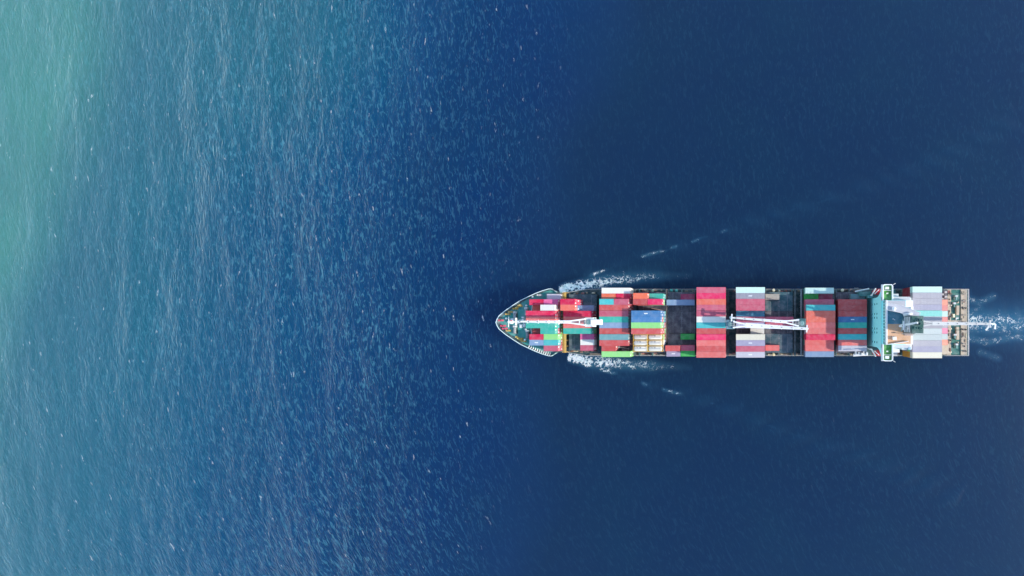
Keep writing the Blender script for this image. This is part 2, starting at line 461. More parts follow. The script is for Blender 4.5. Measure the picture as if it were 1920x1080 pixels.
for s in (-1,):
    for i in range(11):
        x = -95.6 + i * .92
        h = hb_fc(x)
        MB().add([(x - .08, s * (h - .15), FC), (x + .08, s * (h - .15), FC), (x + .08, s * (h - 1.6), FC), (x - .08, s * (h - 1.6), FC),
                  (x - .08, s * (h - .15), FC + 1.15), (x + .08, s * (h - .15), FC + 1.15)],
                 [(0, 3, 2, 1), (0, 1, 5, 4), (4, 5, 2, 3), (0, 4, 3), (1, 2, 5)]).build('bulwark_stay', M_WHITE, ship, (.82, .84, .83))
# forecastle gear
def drum_winch(x, y, z, r=.55, l=2.6, col=(.25, .27, .28), name='mooring_winch', axis='y'):
    w = empty(name, (x, y, z), ship)
    MB().cbox(0, 0, 1.5, l * 1.15, 0, .18).build('bed_plate', M_STEEL, w, DKGREEN)
    pr = [(r * 1.5, -l / 2), (r * 1.5, -l / 2 + .1), (r, -l / 2 + .11), (r, l / 2 - .11), (r * 1.5, l / 2 - .1), (r * 1.5, l / 2)]
    MB().lathe(pr, (0, 0, .95), 14, 'y').build('drum', M_STEEL, w, col)
    MB().bbox(-.6, .6, l / 2 + .12, l / 2 + .9, .18, 1.5).build('gearbox', M_STEEL, w, (.55, .56, .55))
    return w
for x, y in ((-101.5, 2.6), (-101.5, -3.6), (-96.5, 4.4), (-96.0, -5.6)): drum_winch(x, y, FC)
def bollard(x, y, z, col, r=.32):
    b = empty('bollard', (x, y, z), ship)
    MB().cbox(0, 0, 1.9, .8, 0, .12).build('base_plate', M_STEEL, b, col)
    for k in (-.55, .55):
        MB().lathe([(r, .12), (r, .85), (r * 1.25, .86), (r * 1.25, 1.0)], (k, 0, 0), 12).build('post', M_STEEL, b, col)
for x, y, c in ((-107.9, .9, lin(205, 60, 90)), (-107.0, -1.5, lin(205, 60, 90)), (-106.2, -2.7, lin(215, 80, 110)), (-104.6, -3.6, OCHRE), (-103.6, 4.6, OCHRE), (-101.6, 6.0, OCHRE),
                (-99.6, 7.2, OCHRE), (-97.9, -8.2, OCHRE), (-99.2, -7.2, OCHRE), (-104.9, 3.6, OCHRE), (-94.2, -9.4, (.6, .6, .58)), (-93.6, 9.0, (.6, .6, .58)), (-91, 12.0, (.6, .6, .58))):
    bollard(x, y, FC, c)
for i in range(2):     # yellow roller fairleads
    s = 1 - 2 * i
    f = empty('roller_fairlead', (-100.3, s * 7.0, FC), ship); f.rotation_euler.z = s * math.radians(35)
    MB().cbox(0, 0, 3.0, .9, 0, .3).build('frame', M_STEEL, f, OCHRE)
    for k in (-1, 0, 1): MB().lathe([(.3, .3), (.22, .6), (.3, 1.0)], (k, 0, 0), 10).build('roller', M_STEEL, f, (.75, .55, .12))
for s in (1, -1):     # anchor chains in their stoppers
    mb = MB()
    for k in range(12):
        x = -106.6 + k * .42
        if k % 2: mb.cbox(x, s * (1.1 + .06 * k), .46, .26, FC, FC + .09)
        else: mb.cbox(x, s * (1.1 + .06 * k), .46, .10, FC, FC + .22)
    mb.build('anchor_chain', M_STEEL, ship, (.30, .22, .18))
# breakwater and jib rest with foremast on the forecastle
mb = MB()
for s in (1, -1): mb.beam((-94.5, 0, FC + .7), (-93.4, s * 9.5, FC + .7), .15, 1.4)
mb.build('breakwater', M_WHITE, ship, WHITE)
fm = empty('foremast', (-99.2, .2, FC), ship)
mb = MB(); mb.tube((0, 0, 0), (0, 0, 9.6), .38, .2, 10); mb.build('post', M_WHITE, fm, WHITE)
MB().tube((0, -2.2, 9.0), (0, 2.2, 9.0), .12).build('yard', M_WHITE, fm, WHITE)
for s in (1, -1): MB().tube((0, 0, 5.5), (2.0, s * 1.8, 0), .12).build('mast_stay', M_WHITE, fm, WHITE)
MB().cbox(.3, 0, 1.6, 1.6, 7.6, 7.72).build('platform', M_WHITE, fm, WHITE)
for k in range(2): MB().cbox(.5, (-.5, .5)[k], .5, .5, 7.73, 8.3).build('navigation_light', M_WHITE, fm, (.7, .2, .2) if k else (.8, .8, .75))
for x, y, lx, ly, h in ((-102.4, 1.2, 1.4, 1.0, 1.4), (-99.0, -1.6, 1.0, 1.6, 1.0), (-97.6, 1.0, .9, .9, 2.0), (-98.2, 2.2, 1.2, .6, .8), (-97.4, -1.2, .8, 1.6, 1.3)):
    MB().bbox(x - lx / 2, x + lx / 2, y - ly / 2, y + ly / 2, FC, FC + h).build('deck_locker', M_WHITE, ship, (.72, .75, .74))
for x, y in ((-96.6, 7.4), (-97.2, -7.6), (-95.0, 3.4), (-96.8, -3.0), (-93.8, 11.2), (-105.4, 1.7)):
    MB().lathe([(.18, 0), (.18, .7), (.42, .72), (.42, .95), (.2, 1.1)], (x, y, FC), 10).build('vent_mushroom', M_WHITE, ship, (.7, .75, .72))

# ------------------------------------------------------------------ hatches, lashing bridges, deck edge
ROWW, TIER = 2.46, 2.6
def row_y(k): return (5.5 - k) * ROWW + (.06 if k < 4 else -.06 if k > 7 else 0)
BAYS = dict(A=-92.9, B=-78.4, C=-62.0, D=-47.8, E=-34.8, F=-21.1, G=-4.49, H=8.15, I=25.1, J=39.2, K=68.7, L=81.3)
def hatch(x0, x1, y0, y1, z=HATCH, col=(.045, .055, .065)):
    h = empty('hatch_cover', ((x0 + x1) / 2, (y0 + y1) / 2, DECK), ship)
    lx, ly, H = (x1 - x0) / 2, (y1 - y0) / 2, z - DECK
    MB().box(-lx + .1, lx - .1, -ly + .1, ly - .1, 0, H - .62).build('coaming', M_DARK, h, (.03, .05, .055))
    p = MB().bbox(-lx, lx, -ly, ly, H - .6, H, .06).build('panel', M_DARK, h, col)
    mb = MB()
    for k in (-.5, 0, .5): mb.box(k * 2 * lx * .62 - .06, k * 2 * lx * .62 + .06, -ly + .2, ly - .2, H + .003, H + .05)
    for k in range(4):
        for e in (-lx + .35, -.3, .3, lx - .35):
            mb.cbox(e, -ly + (k + .5) * 2 * ly / 4 - .9, .25, .25, H + .003, H + .10); mb.cbox(e, -ly + (k + .5) * 2 * ly / 4 + .9, .25, .25, H + .003, H + .10)
    mb.build('cell_fitting', M_STEEL, h, (.17, .18, .19))
    return h
for b, x0 in BAYS.items():
    L = 6.2 if b == 'L' else 12.25
    rows = 12
    for g in range(3):
        yt = row_y(4 * g) + 1.23; yb = row_y(4 * g + 3) - 1.23
        if b == 'A': yt, yb = min(yt, 12.4), max(yb, -12.4)
        if b in 'AB': yt, yb = min(yt, 12.3), max(yb, -12.3)
        else: yt, yb = min(yt, 13.4), max(yb, -13.4)
        colr = (.06, .058, .078)
        if b in 'AB': colr = (.035, .075, .09)
        if b == 'H': colr = [(.02, .085, .105), (.045, .055, .07), (.03, .08, .105)][g]
        if b == 'L': colr = (.25, .22, .18)
        if b == 'A': hz = HATCH
        hatch(x0 - .05, x0 + L, yb, yt, HATCH, colr)
# outboard pedestals carrying the outer rows
for b, x0 in BAYS.items():
    if b in 'AB': continue
    L = 6.1 if b == 'L' else 12.2
    for s in (1, -1):
        for k in range(3):
            x = x0 + .3 + (L - .6) * k / 2
            MB().box(x - .2, x + .2, min(s * 13.55, s * 14.75), max(s * 13.55, s * 14.75), DECK, HATCH - .02).build('container_pedestal', M_STEEL, ship, (.05, .12, .12))

def lashing_bridge(x, y0, y1, top, col, w=.9, name='lashing_bridge'):
    b = empty(name, (x, (y0 + y1) / 2, DECK), ship); h = (y1 - y0) / 2; T = top - DECK
    MB().cbox(0, 0, w, 2 * h, T - .12, T).build('walkway', M_STEEL, b, col)
    mb = MB()
    n = max(2, int(2 * h / 2.46))
    for k in range(n + 1):
        y = -h + .12 + (2 * h - .24) * k / n
        mb.cbox(-w / 2 + .07, y, .14, .14, 0, T - .13); mb.cbox(w / 2 - .07, y, .14, .14, 0, T - .13)
        mb.cbox(-w / 2 + .04, y, .05, .05, T, T + 1.05); mb.cbox(w / 2 - .04, y, .05, .05, T, T + 1.05)
    mb.build('post', M_STEEL, b, col)
    mb = MB()
    for e in (-w / 2 + .04, w / 2 - .04):
        for zz in (.55, 1.05): mb.cbox(e, 0, .05, 2 * h, T + zz - .03, T + zz + .03)
    mb.build('guard_rail', M_STEEL, b, tuple(min(1, c * 1.1 + .02) for c in col))
    return b
lashing_bridge(-79.55, -13.2, 13.2, 12.6, OCHRE, 1.3)
lashing_bridge(-64.2 + .95, -14.4, 14.4, 12.4, (.03, .045, .05), .8)
lashing_bridge(-48.8, -14.6, 14.6, 12.4, (.03, .045, .05))
lashing_bridge(-35.2 - .0, -14.6, 14.6, 11.4, (.06, .045, .045), .5)
lashing_bridge(-21.8, -14.6, 14.6, 11.8, (.03, .045, .05), .7)
lashing_bridge(23.8, -14.6, 14.6, 12.4, (.20, .24, .25), .6)
lashing_bridge(21.1, -14.6, 14.6, 12.0, (.03, .06, .065), .8)
lashing_bridge(38.0, -14.6, 14.6, 12.4, (.03, .045, .05))
lashing_bridge(-8.2, -14.6, 14.6, 12.0, (.03, .045, .05))

def handrail(pts, z, name='handrail', col=(.62, .62, .58), h=1.1):
    mb = MB()
    for a, b in zip(pts, pts[1:]):
        for k in (.4, .75, 1.0): mb.tube((a[0], a[1], z + h * k), (b[0], b[1], z + h * k), .045, n=5)
        n = max(1, int(math.dist(a, b) / 1.6))
        for i in range(n + 1):
            t = i / n; x = a[0] + (b[0] - a[0]) * t; y = a[1] + (b[1] - a[1]) * t
            mb.tube((x, y, z), (x, y, z + h), .035, n=5)
    return mb.build(name, M_WHITE, ship, col)
for s in (1, -1):
    handrail([(-79.6, s * 13.4), (-74, s * 14.35), (-71.5, s * 14.78), (54, s * 14.82)], DECK)
    handrail([(60, s * 14.82), (98.9, s * 14.82)], DECK)
    mb = MB(); mb.box(-71, 99.0, s * 14.88 - .09, s * 14.88 + .09, DECK + .003, DECK + .22); mb.build('gunwale_bar', M_WHITE, ship, (.45, .46, .44))
handrail([(98.9, -14.8), (98.9, 14.8)], DECK, col=(.82, .82, .8))
# clutter on the side passageways: pipes, vents, reels, lashing gear
rs = random.Random(21)
rust_cols = [(.22, .10, .06), (.30, .22, .14), (.40, .33, .24), (.12, .10, .09), (.30, .08, .06), (.50, .42, .28)]
for s in (1, -1):
    for a, b2, yy in ((-70, 53, 14.35), (-70, 53, 13.95), (67, 90, 14.3)):
        mb = MB(); mb.tube((a, s * yy, DECK + .35), (b2, s * yy, DECK + .35), .12, n=6); mb.build('deck_pipe', M_STEEL, ship, (.30, .24, .18) if s < 0 else (.10, .14, .14))
    spans = [(-47, -35.5, 26), (-34, -22, 9), (-8, -5, 4), (8.5, 23.5, 26), (-79, -67, 14), (38, 53, 18), (20, 24, 6), (62, 68, 8)]
    for a, b2, n in spans:
        if s > 0: n = n // 2
        for _ in range(n):
            x = rs.uniform(a, b2); lx = rs.uniform(.3, 1.5); ly = rs.uniform(.25, .8); y = s * rs.uniform(13.75, 14.5)
            if x < -66: y = s * rs.uniform(12.75, 13.3)
            hgt = rs.uniform(.25, 1.3)
            MB().bbox(x - lx / 2, x + lx / 2, y - ly / 2, y + ly / 2, DECK, DECK + hgt, .05).build(rs.choice(('lashing_bin', 'pipe_valve', 'deck_box')), M_STEEL, ship, rs.choice(rust_cols))
for x, y, col in ((-33.5, 14.2, (.05, .35, .27)), (-31.2, 14.1, (.05, .35, .27)), (12.0, -14.2, (.75, .6, .3)), (12.0, 14.3, (.75, .68, .45)), (42.6, 14.3, (.75, .68, .45))):
    MB().lathe([(.45, 0), (.45, .9), (.7, 1.0), (.7, 1.4), (.3, 1.6)], (x, y, DECK), 12).build('vent_mushroom', M_STEEL, ship, col)
# loose derrick spar lying across the gap beside the blue boxes, gangway by the green box
MB().beam((-42.0, 6.2, 11.25), (-36.8, 5.2, 11.25), .35, .3).build('stowed_spar', M_STEEL, ship, (.55, .32, .26))
MB().beam((-55.0, -12.0, 11.3), (-49.6, -13.2, 11.2), .6, .25).build('gangway', M_WHITE, ship, (.6, .66, .68))

# ------------------------------------------------------------------ cranes
def crane(x, y, jib_to, z_j, house_col, house_len, direction, heel=6.6, ped_r=1.35, leg_col=WHITE, box_back=3.6, name='deck_crane', label=None, jw=1.25):
    """slewing deck crane, jib stowed flat: direction -1 points forward, +1 aft"""
    c = empty(name, (x, y, DECK), ship)
    if label: c['label'] = label
    d = direction
    MB().lathe([(ped_r, 0), (ped_r, z_j - DECK - 4.6), (ped_r * 1.2, z_j - DECK - 4.2), (ped_r * 1.2, z_j - DECK - 3.9)], (0, 0, 0), 20).build('pedestal', M_STEEL, c, (.62, .66, .66), True)
    zb = z_j - DECK
    MB().bbox(-1.7, 1.7, -1.9, 1.9, zb - 3.9, zb - .6, .2).build('crane_house', M_STEEL, c, house_col)
    if box_back:
        a, b = sorted((-d * 1.0, -d * (1.0 + box_back)))
        MB().bbox(a, b, -1.05, 1.05, zb - 1.6, zb + .35, .1).build('winch_house', M_WHITE, c, leg_col)
    MB().lathe([(1.0, zb - .58), (1.0, zb - .1), (.75, zb), (.35, zb + .05)], (0, 0, 0), 16).build('slewing_cap', M_STEEL, c, (.10, .22, .22))
    mb = MB()
    mb.lathe([(.45, -.9), (.45, .9)], (d * 1.4, 0, zb - .1), 12, 'y'); mb.build('winch_drum', M_STEEL, c, (.12, .14, .15))
    tx, ty, tz = jib_to[0] - x, jib_to[1] - y, jib_to[2] - DECK
    tip = Vector((tx, ty, tz)); base = Vector((0, 0, zb)); u = (tip - base).normalized(); side = Vector((-u.y, u.x, 0))
    knee = base + u * (heel + 1.6)
    for s in (1, -1):
        MB().beam(base + u * 1.2 + side * s * 1.25, knee + side * s * .25, .55, .9, .6, 1.0).build('jib_leg', M_WHITE, c, leg_col)
    MB().beam(base + u * 3.6 - side * 1.0, base + u * 3.6 + side * 1.0, .3, .4).build('jib_brace', M_WHITE, c, leg_col)
    j = MB().beam(knee - u * .6, tip, jw, 1.1, jw * .52, .55).build('jib', M_WHITE, c, leg_col)
    L = (tip - knee).length
    for k in range(6):
        p = knee + u * (L * (k + .5) / 6) + Vector((0, 0, .62 - .05 * k))
        MB().beam(p - side * .12, p + side * .12, .3, .25).build('sheave', M_STEEL, j, (.08, .08, .09))
    for k in range(4):
        p = knee + u * (L * (k + .9) / 5)
        wj = jw * (1 - .48 * (k + .9) / 5)
        MB().beam(p - side * (wj / 2 + .28), p + side * (wj / 2 + .28), .12, .3).build('jib_collar', M_WHITE, j, leg_col)
    for s in (1, -1):
        MB().tube(base + side * s * .35 + Vector((0, 0, .5)), tip + side * s * .2 + Vector((0, 0, .4)), .05, n=5).build('hoist_cable', M_STEEL, j, (.5, .52, .52))
    # tip: sheave head, hanging hook block
    MB().beam(tip - side * 1.5, tip + side * 1.5, .5, .5).build('jib_head', M_WHITE, c, leg_col)
    for s in (1, -1): MB().tube(tip + side * s * .9, tip + side * s * .9 - Vector((0, 0, 2.2)), .04, n=5).build('hook_wire', M_STEEL, c, (.2, .2, .2))
    hb = MB().lathe([(.2, -.7), (.55, -.35), (.6, .2), (.25, .55)], tuple(tip + u * .5 - Vector((0, 0, 2.6))), 12).build('hook_block', M_STEEL, c, (.35, .55, .62), True)
    return c
# bow crane: house behind the second bay, jib forward over the forecastle
crane(-64.25, 0.1, (-93.6, .35, 24.6), 24.6, (.62, .66, .66), 3, -1, 6.2, 1.3, box_back=4.2, label='white bow crane with its jib stowed forward over the forecastle')
# midship pair facing each other
crane(-6.7, -.8, (24.3, -2.55, 25.2), 25.2, (.10, .22, .27), 3, 1, 5.2, 1.35, box_back=0, leg_col=(.76, .77, .80), label='midship crane with its tapering jib pointing aft', jw=1.9)
crane(22.2, -.3, (-6.0, 1.9, 25.8), 25.8, (.03, .10, .11), 3, -1, 5.2, 1.35, box_back=0, leg_col=(.78, .78, .78), label='midship crane ahead of the bridge with its jib pointing forward')
# aft crane: close behind the funnel, jib over the stern
c4 = crane(67.35, -.4, (97.2, -.6, 27.0), 27.0, DKGREEN, 3, 1, 5.6, .95, box_back=0, leg_col=(.56, .55, .53), label='aft crane behind the funnel with its jib reaching over the stern', jw=1.5)
for pts in (((29.85, -.2), (29.45, -1.2), (28.3, -2.7)), ((29.85, -.1), (32.1, -.3), (31.9, -2.3))):
    for p, q in zip(pts, pts[1:]):
        MB().beam((p[0], p[1], 18.4), (q[0], q[1], 18.3), .5, .5).build('jib_fork', M_WHITE, c4, WHITE)

# ------------------------------------------------------------------ bridge block
HX0, HX1, HY = 54.0, 65.5, 10.3
BW = 26.4          # bridge wing deck height
SHADE_CYAN = lin(165, 246, 242, .95)  # white house paint with the cyan of its shaded front mixed in
dh = empty('deckhouse', (0, 0, 0), ship)
MB().bbox(HX0, HX1, -HY, HY, DECK, BW, .05).build('wall', M_WHITE, dh, SHADE_CYAN)
MB().box(HX0 + 4.6, HX1, -HY, HY, BW + .003, BW + .015).build('upper_deck', M_WHITE, dh, (.52, .52, .53))
win_y = [wy(570, 20), wy(588.5, 20), wy(596, 20), wy(616, 20), wy(623.5, 20), wy(641.5, 20)]
for z in (15.6, 18.5, 21.4):
    for y in win_y:
        w = MB().box(HX0 - .035, HX0 - .004, y - .42, y + .42, z - .38, z + .38).build('window', M_GLASS, dh)
        mb = MB()
        for e in (-1, 1):
            mb.box(HX0 - .06, HX0 - .003, y + e * .48 - .05, y + e * .48 + .05, z - .5, z + .5)
            mb.box(HX0 - .06, HX0 - .003, y - .43, y + .43, z + e * .44 - .05, z + e * .44 + .05)
        mb.build('window_frame', M_WHITE, w, SHADE_CYAN)
# wheelhouse with its row of windows and roof deck
MB().bbox(HX0 + .5, HX0 + 8.6, -8.7, 8.7, BW + .02, 29.3, .05).build('wheelhouse', M_WHITE, dh, SHADE_CYAN)
for k in range(14):
    y = -8.0 + k * 16 / 13
    MB().box(HX0 + .47, HX0 + .497, y - .5, y + .5, 27.6, 28.6).build('window', M_GLASS, dh)
# roof decks: funnel shade painted teal on the starboard half, tan port half
MB().box(HX0 + 1.0, HX0 + 10.6, -.6, 6.0, 29.31, 29.36).build('roof_deck', M_DECK, dh, lin(55, 130, 150, .85))['label'] = 'wheelhouse roof deck with funnel shade painted in teal'
MB().box(HX0 + 1.0, HX0 + 10.6, -8.5, -.62, 29.31, 29.36).build('roof_deck', M_DECK, dh, lin(222, 172, 130, .85))['label'] = 'tan coated roof deck of the wheelhouse'
MB().box(HX0 + 1.0, HX0 + 8.5, 6.02, 8.6, 29.31, 29.36).build('roof_deck', M_WHITE, dh, (.46, .46, .49))['label'] = 'grey walkway strip on the wheelhouse roof'
MB().bbox(HX0 + 8.6, HX0 + 11.5, -8.7, 8.7, BW + .02, 29.28, .05).build('chart_room', M_WHITE, dh, WHITE)
MB().box(HX0 + .5, HX0 + .95, -8.7, 8.7, 29.32, 30.6).build('parapet', M_WHITE, dh, (.84, .84, .82))
for k in range(9):
    y = -8.2 + k * 2.05
    MB().box(HX0 + .40, HX0 + .497, y - .06, y + .06, 29.0, 30.0).build('parapet_stiffener', M_STEEL, dh, (.3, .35, .36))
# curved gussets carrying the wings
for s in (1, -1):
    prof = [(HY + .003, BW - 6.2)]
    for k in range(9):
        t = k / 8 * math.pi / 2
        prof.append((HY + 4.9 * (1 - math.cos(t)), BW - 6.2 + 6.0 * math.sin(t)))
    prof += [(HY + .003, BW - .2)]
    v = [(x, s * y, z) for x in (HX0 + .05, HX0 + .35) for y, z in prof]; n = len(prof)
    MB().add(v, [tuple(range(n)), tuple(range(2 * n - 1, n - 1, -1))] + [(i, (i + 1) % n, n + (i + 1) % n, n + i) for i in range(n)]).build('wing_gusset', M_WHITE, dh, SHADE_CYAN)
    # the wing itself
    wg = empty('bridge_wing', (HX0, s * 12, BW), ship)
    y0, y1 = (8.75, 15.2) if s > 0 else (-15.45, -8.75)
    oy = s * 12
    def B(x0, x1, a, b, z0, z1): return MB().box(x0, x1, a - oy, b - oy, z0, z1)
    B(0, 4.4, y0, y1, -.25, 0).build('wing_floor', M_WHITE, wg, WHITE)
    GREEN = lin(62, 150, 55, .85)
    ins = (y0 + .25, y1 - .35) if s > 0 else (y0 + .35, y1 - .25)
    B(.75, 4.0, ins[0], ins[1], .004, .03).build('wing_deck', M_DECK, wg, GREEN)
    mb = MB()
    r = .9
    out = y1 if s > 0 else y0; inn = y0 if s > 0 else y1
    pts = [(.2, inn), (.2, out - s * r)]
    for k in range(1, 6):
        t = k / 6 * math.pi / 2; pts.append((.2 + r - r * math.cos(t), out - s * r + s * r * math.sin(t)))
    pts += [(.2 + r, out), (4.35 - r, out)]
    for k in range(1, 6):
        t = k / 6 * math.pi / 2; pts.append((4.35 - r + r * math.sin(t), out - s * r + s * r * math.cos(t)))
    pts += [(4.35, out - s * r), (4.35, inn)]
    ring = []
    cxm, cym = 2.3, (y0 + y1) / 2
    v = []
    n = len(pts)
    for i, (x, y) in enumerate(pts):
        wv = Vector((cxm - x, 0)) if i in (0, 1, n - 2, n - 1) else Vector((cxm - x, (out - s * 2.0) - y))
        wv = wv.normalized() * (.42 if x < 2 else .30)
        v += [(x, y - oy, -.2), (x + wv.x, y + wv.y - oy, -.2), (x + wv.x, y + wv.y - oy, 1.15), (x, y - oy, 1.15)]
    f = []
    for i in range(n - 1):
        a = 4 * i; b = a + 4
        f += [(a + k, a + (k + 1) % 4, b + (k + 1) % 4, b + k) for k in range(4)]
    f += [(0, 3, 2, 1), (4 * n - 4, 4 * n - 3, 4 * n - 2, 4 * n - 1)]
    MB().add(v, f).build('wing_bulwark', M_WHITE, wg, (.82, .84, .83))
    B(.6, 4.1, out - s * 2.45 - .06, out - s * 2.45 + .06, .02, .9).build('wing_divider', M_WHITE, wg, WHITE)
    a, b = sorted((out - s * 1.0, out - s * 2.0))
    B(1.3, 2.7, a, b, .035, 1.2).build('steering_console', M_WHITE, wg, WHITE)
    B(1.9, 2.6, sorted((inn + s * 2.6, inn + s * 3.1))[0], sorted((inn + s * 2.6, inn + s * 3.1))[1], .035, .5).build('deck_marker', M_WHITE, wg, (.75, .8, .7))
    MB().tube((4.3, (out - s * .2) - oy, 1.1), (5.2, out + s * .35 - oy, 1.3), .09).build('floodlight_arm', M_WHITE, wg, WHITE)
# aft structures of the house: engine casings, platforms with rails
def block(name, x0, x1, y0, y1, z0, z1, col=WHITE, mat=M_WHITE, par=dh):
    return MB().bbox(x0, x1, y0, y1, z0, z1, .06).build(name, mat, par, col)
block('engine_casing', 62.5, 66.4, 4.6, 10.0, DECK, 25.6, (.62, .62, .62))
block('engine_casing', 62.5, 66.6, -11.0, -5.6, DECK, 25.6, (.64, .64, .63))
block('casing_top', 63.0, 65.8, 5.2, 8.6, 25.62, 26.6, (.72, .72, .72))
block('casing_top', 63.0, 66.0, -9.6, -6.6, 25.62, 26.3, (.74, .75, .75))
block('side_platform', 58.5, 62.6, 8.8, 11.8, 22.0, 22.3, (.54, .55, .56))
block('side_platform', 58.5, 63.0, -12.4, -8.8, 22.0, 22.3, (.72, .72, .71))
block('side_platform', 58.5, 64.5, 11.9, 14.2, 14.0, 14.2, lin(40, 95, 90))
block('side_platform', 58.5, 64.5, -14.4, -12.5, 16.0, 16.3, (.45, .45, .44))
block('locker', 63.2, 64.4, -8.4, -7.2, 26.31, 27.0, (.35, .52, .58))
block('locker', 64.8, 65.8, -11.0, -9.9, 25.62, 26.5, (.25, .40, .48))
block('ventilator_trunk', 65.2, 66.5, 4.7, 6.4, 25.62, 27.4, (.66, .66, .67))
# angled white signal platform crossing the roof
zp = 30.4
poly = [(wx(a, zp), wy(b, zp)) for a, b in ((1662, 568), (1692, 573), (1714, 582), (1724, 586), (1724, 592), (1702, 594), (1690, 587), (1662, 581))]
MB().prism(list(reversed(poly)), 29.5, zp).build('signal_platform', M_WHITE, dh, (.48, .48, .52))
mb = MB()
for i in range(len(poly)):
    a, b = poly[i], poly[(i + 1) % len(poly)]
    mb.tube((a[0], a[1], zp + 1), (b[0], b[1], zp + 1), .045, n=5); mb.tube((a[0], a[1], zp), (a[0], a[1], zp + 1), .045, n=5)
mb.build('platform_rail', M_WHITE, dh, WHITE)
MB().tube((wx(1693, 30), wy(591, 30), 30.5), (wx(1708, 30), wy(588, 30), 31.2), .6, .55, 12).build('exhaust_pipe', M_WHITE, dh, (.62, .66, .68), True)
MB().lathe([(.55, 0), (.8, .4), (.8, .9), (.45, 1.35), (.1, 1.5)], (wx(1676, 31), wy(579, 31), zp), 14).build('satellite_dome', M_WHITE, dh, (.82, .82, .82), True)
block('roof_locker', 57.2, 58.6, -6.9, -5.6, 29.37, 30.4, (.8, .8, .78))
block('roof_vent', 57.6, 58.4, -4.2, -3.9, 29.37, 29.8, (.15, .12, .10))
block('roof_vent', 57.3, 57.6, 1.2, 1.5, 29.37, 30.2, (.75, .75, .75)); block('roof_vent', 57.9, 58.2, .9, 1.2, 29.37, 30.0, (.75, .75, .75))
MB().beam((55.2, -8.6, 29.9), (63.4, -7.4, 29.9), .18, 1.0).build('parapet', M_WHITE, dh, WHITE)
block('pipe_rack', 62.0, 65.3, -5.2, -3.4, 29.3, 29.7, (.42, .30, .26), M_DECK)
mb = MB()
for k in range(4): mb.tube((60.4, -4.6 + .1 * k, 30.0 + .3 * k), (65.6, -4.6 + .1 * k, 30.0 + .3 * k), .05, n=5)
mb.build('platform_rail', M_WHITE, dh, (.25, .24, .23))
# funnel: tall dark green stack with louvred front, exhaust pipes and rim
FZ = 37.2
fn = empty('funnel', (63.8, -.8, 29.3), ship)
MB().bbox(-2.1, 2.1, -3.2, 3.2, -3.0, FZ - 29.3 - .5, .1).build('funnel_casing', M_STEEL, fn, lin(70, 110, 112, .7))
MB().bbox(-2.2, 2.2, -3.3, 3.3, FZ - 29.8, FZ - 29.3, .1).build('funnel_top', M_STEEL, fn, DKGREEN)
for k in range(4):
    MB().box(-2.22, -2.105, -2.9, 2.9, .8 + k * 1.5, 1.5 + k * 1.5).build('louvre', M_WHITE, fn, (.62, .65, .68))
for k, (x, y, r) in enumerate(((-.9, -1.2, .5), (.2, .3, .62), (.9, -1.4, .4), (-.8, 1.4, .36), (.9, 1.7, .45))):
    MB().lathe([(r, 0), (r, .9), (r * .8, .91), (r * .78, .3)], (x, y, FZ - 29.3), 14).build('exhaust_pipe', M_STEEL, fn, (.04, .13, .12) if k % 2 else (.10, .22, .20))
# raked radar mast
ms = empty('radar_mast', (60.3, -1.4, 29.3), ship)
MB().tube((0, 0, 0), (.6, 1.3, 13.6), .55, .34, 12).build('mast_post', M_WHITE, ms, (.80, .86, .86))
MB().tube((-.2, -1.9, 2.2), (.4, 2.4, 2.2), .16).build('mast_yard', M_STEEL, ms, (.25, .55, .50))
MB().tube((.1, -1.3, 7.2), (.5, 2.1, 7.2), .1).build('mast_yard', M_WHITE, ms, WHITE)
MB().cbox(-.9, .2, .35, 3.4, 5.4, 5.75).build('radar_scanner', M_WHITE, ms, WHITE)
MB().cbox(-.4, .2, 1.6, 1.3, 4.7, 4.9).build('radar_platform', M_WHITE, ms, WHITE)
MB().lathe([(.3, 0), (.3, .5)], (-.9, .2, 4.9), 10).build('radar_motor', M_STEEL, ms, (.2, .2, .2))
MB().lathe([(.35, 0), (.42, .3), (.2, .7)], (.6, 1.3, 13.6), 10).build('mast_head_light', M_WHITE, ms, WHITE)

# davits and deck gear ahead of the wings
block('davit_house', 48.5, 53.4, 11.2, 13.3, DECK, 15.0, lin(40, 110, 105), M_STEEL, ship)
block('davit_house', 51.8, 53.9, 10.4, 11.6, DECK, 17.0, lin(55, 130, 130), M_STEEL, ship)
for s in (1, -1):
    for x in (53.0, 59.6):
        d = empty('davit', (x, s * 11.3, DECK), ship)
        MB().beam((0, 0, 0), (0, s * .2, 9.4), .5, .5).build('davit_post', M_WHITE, d, WHITE)
        MB().beam((0, s * .2, 9.2), (0, s * 2.6, 14.2), .45, .4).build('davit_arm', M_WHITE, d, WHITE)
for k in range(5):
    block('deck_machinery', 47.6 + k * 1.15, 48.4 + k * 1.15, -14.3 + .25 * (k % 2), -12.6 - .3 * (k % 3), DECK, 12.4 + .5 * (k % 3), (.66, .67, .66), M_WHITE, ship)
MB().beam((46.8, -14.5, 11.8), (53.0, -14.0, 12.4), .9, .5).build('accommodation_ladder', M_WHITE, ship, (.78, .78, .76))
MB().tube((47.2, 13.4, 13.2), (53.2, 14.6, 13.6), .35).build('accommodation_ladder', M_WHITE, ship, (.72, .76, .76))
handrail([(47.0, 15.0), (49.0, 15.0)], DECK + 3)

